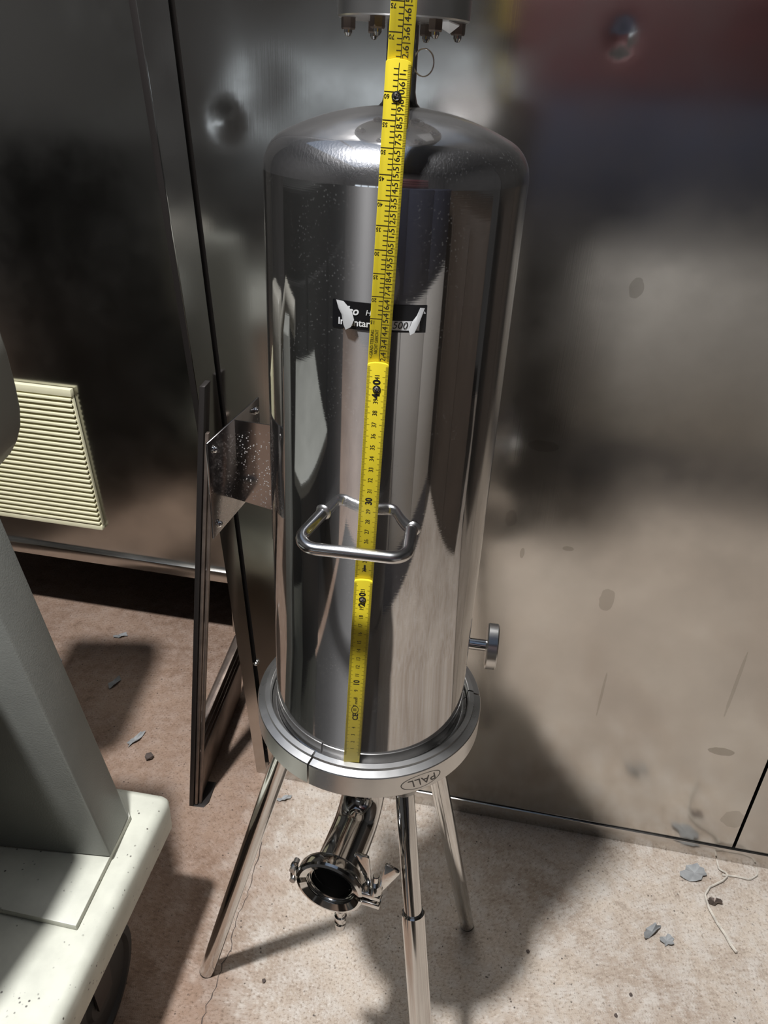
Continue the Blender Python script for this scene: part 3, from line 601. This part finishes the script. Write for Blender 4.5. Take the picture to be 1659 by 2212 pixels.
for k, (a, b) in enumerate(segs):
    n1 = -0.0031*k; n0 = n1-0.0028
    poly = [(t, x) for t, x in arc_end(a, -1 if k else 0, n1, xo[k])]+[(t, x) for t, x in reversed(arc_end(b, 1, n1, xo[k]))]
    g = mk('rule_section', prism([rp_(t, x, n0) for t, x in poly], RN*0.0028), M_YEL, rule, bevel=0.0003)
    def line(t, x0, x1, w=0.00018): return ([rp_(t-w/RS, x0+xo[k], n1+0.0001), rp_(t-w/RS, x1+xo[k], n1+0.0001), rp_(t+w/RS, x1+xo[k], n1+0.0001), rp_(t+w/RS, x0+xo[k], n1+0.0001)], [(0, 1, 2, 3)])
    def txt_at(s, t, x, size, rot=90, bold=0.0, sx=1.0):
        vf = text(s, size, 0, bold); c, q = math.cos(rad(rot)), math.sin(rad(rot)); out = []
        for v in vf[0]:
            vx, vy = v[0]*sx, v[1]; X = vx*c-vy*q; Y = vx*q+vy*c
            out.append(rp_(t+Y/RS, x+X+xo[k], n1+0.0001))
        return out, vf[1]
    parts = []
    t_lo = a if k == 0 else segs[k-1][1]+0.0025
    if k < 2:
        for mm in range(max(1, int(t_lo*1000)+1), int(b*1000)):
            L_ = 0.0042 if mm % 10 == 0 else (0.0033 if mm % 5 == 0 else 0.0022)
            parts.append(line(mm/1000, HW-L_-0.0002, HW-0.0002, 0.00012)); parts.append(line(mm/1000, -HW+0.0002, -HW+L_+0.0002, 0.00012))
        for cm in range(1, 42):
            if not (t_lo+0.003 < cm/100 < b-0.002): continue
            big = cm % 10 == 0
            if cm in (5, 6): continue
            if cm in (20, 40):
                parts += [txt_at(str(cm//10), cm/100-0.0057, 0, 0.0078, 90, 0.0003), txt_at('0', cm/100+0.0057, 0, 0.0078, 90, 0.0003)]; continue
            parts.append(txt_at(str(cm), cm/100, 0, 0.0078 if big else 0.0053, 90, 0.00025 if big else 0.0, 0.95 if cm % 20 == 0 and cm else 0.85))
        if k == 0:
            parts.append(txt_at('CE', 0.055, 0.001, 0.0075, 90, 0.0002)); parts.append(txt_at('mm', 0.0755, 0.0005, 0.0045)); parts.append(txt_at('III', 0.0645, 0, 0.005))
            ovl = ([], [])
            for i in range(28):
                aa = 2*PI*i/28
                for s in (1, 0.85): ovl[0].append(rp_(0.0645+0.0055*s*math.cos(aa), 0.0035*s*math.sin(aa), n1+0.0001))
            for i in range(28): j = (i+1) % 28; ovl[1].append((2*i, 2*j, 2*j+1, 2*i+1))
            parts.append(ovl)
    else:
        xm = 0.0004
        vfl = ([rp_(t_lo, xm-0.0002+xo[k], n1+0.0001), rp_(t_lo, xm+0.0002+xo[k], n1+0.0001), rp_(b, xm+0.0002+xo[k], n1+0.0001), rp_(b, xm-0.0002+xo[k], n1+0.0001)], [(0, 1, 2, 3)]); parts.append(vfl)
        for mm in range(int(t_lo*1000)+1, int(b*1000)):
            if mm > 750: break
            if k == 2 or mm % 5 == 0:
                if mm % 10 == 0: parts.append(line(mm/1000, xm, HW-0.0025, 0.00018))
                if k == 2: parts.append(line(mm/1000, HW-(0.0033 if mm % 5 == 0 else 0.0022), HW-0.0002, 0.00012))
                if mm % 10 == 5: parts.append(line(mm/1000, HW-0.005, HW-0.0033, 0.00025))
        for cm in range(42, 75):
            if not (t_lo-0.002 < cm/100 < b-0.004): continue
            s = str(cm); parts.append(txt_at(s[0], cm/100-0.0028, 0.0032, 0.0058)); parts.append(txt_at(s[1], cm/100+0.0028, 0.0032, 0.0058))
        for i, dg in enumerate(range(15, 95, 5)):
            t = 0.454+0.0165*i
            for q in range(5):
                tt = t+0.0165*q/5
                if t_lo < tt < b-0.001: parts.append(line(tt, -HW+0.0002 if q == 0 else -0.0028, xm, 0.00022))
            if t_lo < t-0.0025 and t < b-0.002: parts.append(txt_at(str(dg), t-0.0026, -0.0062, 0.0036, 180, 0.00003))
        if k == 2:
            parts.append(txt_at('<-GRAD-TEILUNG', 0.4345, -0.0058, 0.0033, 90, 0.0, 0.82)); parts.append(txt_at('NICHT GEEICHT', 0.4365, -0.0025, 0.0033, 90, 0.0, 0.76))
    if parts: mk('scale_print', join(*parts), M_INK, g, smooth=0)
    tr = 0.2*(k+1)
    if k < 3:
        rv = mk('rivet', lathe([(0.0024, 0.0), (0.0024, 0.0004), (0.0019, 0.0009), (0.0012, 0.0004), (0.0, 0.0003)], 20, rp_(tr, 0.0, n1), RN), M_POL, g)
        mk('rivet_rim', lathe([(0.0023, 0.0001), (0.0031, 0.0001), (0.0031, 0.0004), (0.0023, 0.0005)], 20, rp_(tr, 0.0, n1), RN), M_INK, rv)
    if k == 1: mk('slot', prism([rp_(0.2325+q[0], q[1], n1) for q in ((-0.003, -0.0008), (-0.003, 0.0008), (0.003, 0.0008), (0.003, -0.0008))], RN*0.0003), M_INK, g, smooth=0)

# ------------------------------------------------------------------ cream machine at the left
MZ0, MZ1 = 0.255, 0.33
c0 = atz((371, 1715), MZ1); c1 = atz((127, 2212), MZ1); ed = (c1-c0).normalized(); el_ = V3((-0.975, 0.16, 0)).normalized()
el_ = (atz((200, 1686), MZ1)-c0).normalized()
mach = empty('cream_machine', c0+el_*0.25+ed*0.3-V3((0, 0, MZ1)), 'cream painted machine on castor base with grey hammered column', 'machine')
def mp(l, d, z): return V3((c0.x, c0.y, z))+el_*l+ed*d
mk('base', hexa([mp(0, 0, MZ0), mp(0, 0.5, MZ0), mp(0.55, 0.5, MZ0), mp(0.55, 0, MZ0)], [mp(0, 0, MZ1), mp(0, 0.5, MZ1), mp(0.55, 0.5, MZ1), mp(0.55, 0, MZ1)]), M_CREAM, mach, bevel=0.014, smooth=50)
pp = [atz(q, MZ1+0.01) for q in [(164, 2000), (281, 1762), (262, 1717), (170, 1700)]]
plf = atz((0, 1963), MZ1+0.01); pd = (plf-pp[0]); pl = pp[0]+pd*2.2; pl2 = pp[3]+pd*2.2
fp = mk('foot_plate', prism([V3((p.x, p.y, MZ1)) for p in (pl, pp[0], pp[1], pp[2], pp[3], pl2)], (0, 0, 0.01)), M_CREAM, mach, bevel=0.001)
ZP = MZ1+0.0105
q0 = atz((240, 1853), ZP); fdirc = (atz((170, 1846), ZP)-q0).normalized(); bk = V3((-fdirc.y, fdirc.x, 0)); bk = bk if bk.y > 0 else -bk
nrm = V3((-fdirc.y, fdirc.x, 0))
qt = onplane((0, 1335), q0, nrm); slope = (qt-q0)
def colp(z, w, d):
    t = (z-ZP)/slope.z; b = q0+slope*t; return V3((b.x, b.y, z))+fdirc*w+bk*d
col = mk('column', hexa([colp(ZP, 0, 0), colp(ZP, 0.34, 0), colp(ZP, 0.34, 0.07), colp(ZP, 0.0, 0.07)], [colp(1.0, 0, 0), colp(1.0, 0.1, 0), colp(1.0, 0.1, 0.07), colp(1.0, 0, 0.07)]), M_HAMM, mach, bevel=0.004, label='grey hammered tapering column')
HY = 0.43
hpts = [onplane(p, (0, HY, 0), (0, 1, 0)) for p in [(-40, 640), (0, 692), (22, 760), (40, 830), (50, 880), (51, 915), (44, 945), (30, 972), (10, 995), (-25, 1012), (-120, 1030)]]
hl = [V3((-0.74, HY, 0.76)), V3((-0.74, HY, 0.98))]
mk('head', prism(hpts+hl, (0.0, -0.2, 0)), M_HEAD, mach, bevel=0.012, smooth=50, label='rounded grey machine head')
for l_, d_ in ((0.07, 0.19), (0.48, 0.14), (0.07, 0.42), (0.48, 0.42)):
    c = mp(l_, d_, 0.105); ca = mk('castor_wheel', lathe([(0, -0.02), (0.03, -0.02), (0.035, -0.014), (0.08, -0.014), (0.085, -0.02), (0.098, -0.018), (0.105, -0.01), (0.105, 0.01), (0.098, 0.018), (0.085, 0.02), (0.08, 0.014), (0.035, 0.014), (0.03, 0.02), (0, 0.02)], 36, c, el_), M_RUB, mach)
    mk('castor_fork', join(*[hexa([c+el_*k-ed*0.02, c+el_*(k+0.004)-ed*0.02, c+el_*(k+0.004)+ed*0.02, c+el_*k+ed*0.02], [V3((q.x, q.y, MZ0)) for q in (c+el_*k-ed*0.03, c+el_*(k+0.004)-ed*0.03, c+el_*(k+0.004)+ed*0.03, c+el_*k+ed*0.03)]) for k in (-0.026, 0.022)]), M_DARKM, ca)
tq_ = [(-0.95, -0.42), (-0.50, -0.42), (-0.448, -0.248), (-0.428, -0.17), (-0.42, -0.096), (-0.438, -0.071), (-0.464, -0.028), (-0.95, -0.028)]
mk('shade_table', prism([V3((*q, 0.785)) for q in tq_], (0, 0, 0.025)), M_HAMM, mach, bevel=0.003)  # added out of view, outline shaped to cast shade on base and column
mk('added_housing', box((-0.72, -0.24, 0.555), (0.26, 0.24, 0.448)), M_DARKM, mach, bevel=0.01)  # dark box added out of view to darken the tank's left reflection
mk('arm', tube([V3((-0.62, -0.04, 0.98)), V3((-0.66, 0.1, 1.0)), V3((-0.68, 0.26, 0.9))], 0.03, 16), M_HEAD, mach)

# ------------------------------------------------------------------ litter on the floor
def flake(px, w, h, rot, mat, name, label, cat, group=None, curl=0.006):
    c = atz(px, 0); n = 17; pts = []
    for i in range(n):
        a = 2*PI*i/n; r = random.uniform(0.55, 1.15); x, y = w*r*math.cos(a), h*r*math.sin(a)
        pts.append((x*math.cos(rot)-y*math.sin(rot), x*math.sin(rot)+y*math.cos(rot), 0.0008+curl*abs(math.sin(a*1.5+rot))))
    v = [c+V3(p) for p in pts]+[c+V3((0, 0, 0.001))]; v2 = [q+V3((0, 0, 0.0008)) for q in v]; b = len(v)
    f = [((i+1) % n, i, n) for i in range(n)]+[(b+i, b+(i+1) % n, b+n) for i in range(n)]+[(i, (i+1) % n, b+(i+1) % n, b+i) for i in range(n)]
    return mk(name, (v+v2, f), mat, smooth=0, label=label, cat=cat, group=group)
G = 'paint flakes on the floor'
flake((1500, 1887), 0.030, 0.018, 0.2, M_CHIP, 'paint_flake', 'large grey paint flake beside the cabinet plinth and white string', 'flake', G)
flake((1408, 2014), 0.022, 0.009, 0.7, M_CHIP, 'paint_flake', 'curled grey paint flake with pointed tail on open floor', 'flake', G, 0.012)
flake((1440, 2034), 0.014, 0.010, 0.3, M_CHIP, 'paint_flake', 'small grey paint flake touching the curled pointed one', 'flake', G)
flake((1543, 1950), 0.014, 0.009, 0.1, M_RUST, 'paint_flake', 'brown crumbly flake beside the white string', 'flake', G)
flake((612, 1728), 0.018, 0.006, 0.3, M_CHIP, 'paint_flake', 'pale blue-grey flake behind the left tank leg', 'flake', G)
flake((292, 1600), 0.028, 0.009, 1.0, M_CHIP, 'paint_flake', 'long grey flake between machine base and leaning frame', 'flake', G)
flake((248, 1476), 0.022, 0.010, 1.2, M_CHIP, 'paint_flake', 'shaded oblong flake in the shadow under the cabinet edge', 'flake', G)
flake((262, 1376), 0.018, 0.009, 0.4, M_CHIP, 'paint_flake', 'small grey flake near the dark shade below the raised cabinet', 'flake', G)
flake((76, 1422), 0.012, 0.008, 0.2, M_WHITE, 'paint_flake', 'tiny white chip beyond the grey column', 'flake', G, 0.003)
flake((122, 1431), 0.018, 0.009, 0.5, M_CHIP, 'paint_flake', 'grey flake next to the tiny white chip', 'flake', G)
flake((462, 1632), 0.010, 0.006, 0.6, M_WHITE, 'paint_flake', 'white crumb at the foot of the leaning frame', 'flake', G, 0.004)
def crumb(px, r, label):
    c = atz(px, 0); bm = bmesh.new(); bmesh.ops.create_icosphere(bm, subdivisions=1, radius=r)
    for v in bm.verts: v.co *= random.uniform(0.7, 1.1); v.co.z = v.co.z*0.6+r*0.5
    vf = ([c+v.co for v in bm.verts], [tuple(v.index for v in f.verts) for f in bm.faces]); bm.free()
    zm = min(v.z for v in vf[0]); vf = ([v-V3((0, 0, zm)) for v in vf[0]], vf[1])
    return mk('crumb', vf, M_STONE, smooth=0, label=label, cat='stone', group='dark crumbs on the floor')
crumb((322, 1638), 0.011, 'dark stone chip beside the long grey flake')
for p, l in [((1362, 2150), 'dark crumb on bare concrete well in front of the cabinet plinth'), ((1330, 2195), 'dark flat crumb nearest the bare floor edge away from the tank'), ((570, 2120), 'dark crumb beside the floor crack'), ((1140, 2057), 'dark crumb at the edge of the tank shadow')]: crumb(p, 0.004, l)
sp = [(1548, 1858), (1552, 1880), (1575, 1890), (1560, 1905), (1532, 1918), (1522, 1935), (1530, 1962), (1548, 1995), (1565, 2020), (1578, 2042), (1590, 2060)]
spt = [atz(p, 0.002)+V3((0, 0, 0.001+0.003*abs(math.sin(i*1.7)))) for i, p in enumerate(sp)]
st = mk('string', tube(fillet(spt, [0]+[0.006]*(len(spt)-2)+[0], 3), [0.0016+0.0012*(i/40) for i in range(60)][:len(fillet(spt, [0]+[0.006]*(len(spt)-2)+[0], 3))], 6), M_STRING, label='frayed dirty white string on the floor by the plinth', cat='string')
s2 = [atz(p, 0.003) for p in [(1560, 1890), (1590, 1893), (1620, 1900), (1636, 1890), (1634, 1875)]]
mk('strand', tube(fillet(s2, [0, 0.01, 0.01, 0.008, 0], 3), 0.0018, 6), M_STRING, st)

# ------------------------------------------------------------------ behind the camera: lamp, plus things added for reflections
lf_ = empty('ceiling_lamp', LAMP+V3((0, 0, 0.02)), 'round hanging workshop lamp', 'lamp')
mk('lamp_shade', lathe([(0.02, 0.22), (0.05, 0.2), (0.16, 0.03), (0.165, 0.02), (0.155, 0.03), (0.045, 0.19), (0.0, 0.19)], 32, LAMP), M_GREY, lf_)
mk('cord', cyl(LAMP+V3((0, 0, 0.22)), V3((LAMP.x, LAMP.y, 3.7)), 0.006, 10), M_RUB, lf_)
bx = empty('standin_blue_cupboard', (0.5, -1.5, 0), 'dark blue steel cupboard', 'cupboard')  # stands in for the blue clothes of a reflected person
mk('body', box((0.5, -1.5, 0.62), (1.55, 0.5, 1.24)), M_BLUE, bx, bevel=0.004)
for x in (-0.015, 0.5, 1.015): mk('door', box((x, -1.241, 1.05), (0.505, 0.018, 0.34)), M_BLUE, bx, bevel=0.003); mk('drawer', box((x, -1.241, 0.52), (0.505, 0.018, 0.66)), M_LGREY, bx, bevel=0.003)
bc = empty('added_brown_cupboard', (1.8, -0.95, 0), 'dark brown wooden cupboard', 'cupboard')  # added so the right side of the tank reflects something dark
mk('body', box((1.8, -0.95, 0.5), (0.5, 1.8, 1.0)), M_BROWN, bc, bevel=0.006)
for y in (-1.55, -0.95, -0.35): mk('door', box((1.541, y, 0.5), (0.018, 0.58, 0.92)), M_BROWN, bc, bevel=0.003)
rc = empty('standin_red_chest', (0.2, -1.45, 1.24), 'red steel tool chest', 'tool chest')  # stands in for the red top of a reflected person
mk('body', box((0.2, -1.47, 1.44), (0.85, 0.42, 0.4)), M_RED, rc, bevel=0.006)
for z in (1.31, 1.42, 1.53): mk('drawer', box((0.2, -1.253, z), (0.8, 0.015, 0.1)), M_RED, rc, bevel=0.003)
dk = empty('added_black_machine', (-1.3, -0.5, 0), 'tall black enamelled machine', 'machine')  # added so the left half of the tank reflects black
mk('body', box((-1.3, -0.5, 0.56), (0.6, 1.5, 1.12)), M_DARKE, dk, bevel=0.01)
for y in (-0.95, -0.5, -0.05): mk('hatch', box((-0.993, y, 0.6), (0.014, 0.4, 0.7)), M_DARKE, dk, bevel=0.003)
sk = mk('added_skylight', join(*[box((-0.9, y, 3.685), (2.3, 0.05, 0.03)) for y in (-2.6, 1.9)], *[box((x, -0.35, 3.685), (0.05, 4.5, 0.03)) for x in (-2.05, -0.9, 0.25)]), M_GREY, smooth=0, label='skylight with two long dim panes', kind='structure')  # skylight added to give the dome a bluish reflection
for x in (-1.475, -0.325): mk('pane', box((x, -0.35, 3.692), (1.1, 4.45, 0.01)), M_ADDED_SKY, sk, smooth=0)
mk('added_rubber_mat', box((-0.62, -0.95, 0.005), (0.62, 1.1, 0.01)), M_RUB, bevel=0.003, label='black rubber floor mat', cat='mat')  # unseen mat added to hide lit floor from the tank's reflection
dr = empty('added_black_drum', (-0.06, -1.0, 0), 'black plastic drum behind the camera', 'drum')  # added as a dark upright band in the middle of the tank
mk('drum_body', lathe([(0, 0.0), (0.2, 0.0), (0.215, 0.02), (0.22, 0.3), (0.228, 0.31), (0.22, 0.32), (0.22, 0.62), (0.228, 0.63), (0.22, 0.64), (0.21, 0.93), (0.19, 0.95), (0, 0.95)], 40, (-0.06, -1.0, 0)), M_RUB, dr)
mk('drum_lid', lathe([(0, 0.95), (0.195, 0.95), (0.2, 0.955), (0.2, 0.975), (0, 0.98)], 40, (-0.06, -1.0, 0)), M_DARKM, dr)
wx0, wx1, wz0, wz1 = -2.2, -0.5, 1.10, 1.27
wn_ = mk('added_window_band', join(*[box(((wx0+wx1)/2, -3.485, z), (wx1-wx0+0.06, 0.03, 0.04)) for z in (wz0-0.02, wz1+0.02)], *[box((wx0+(wx1-wx0)*k/4, -3.485, (wz0+wz1)/2), (0.05, 0.03, wz1-wz0)) for k in range(5)]), M_GREY, smooth=0, label='workshop window band with four panes', kind='structure')  # window band added as a bright streak reflected in the cabinet steel
for k in range(4): mk('pane', box((wx0+(wx1-wx0)*(k+0.5)/4, -3.492, (wz0+wz1)/2), ((wx1-wx0)/4-0.05, 0.01, wz1-wz0)), M_ADDED_DAY, wn_, smooth=0)
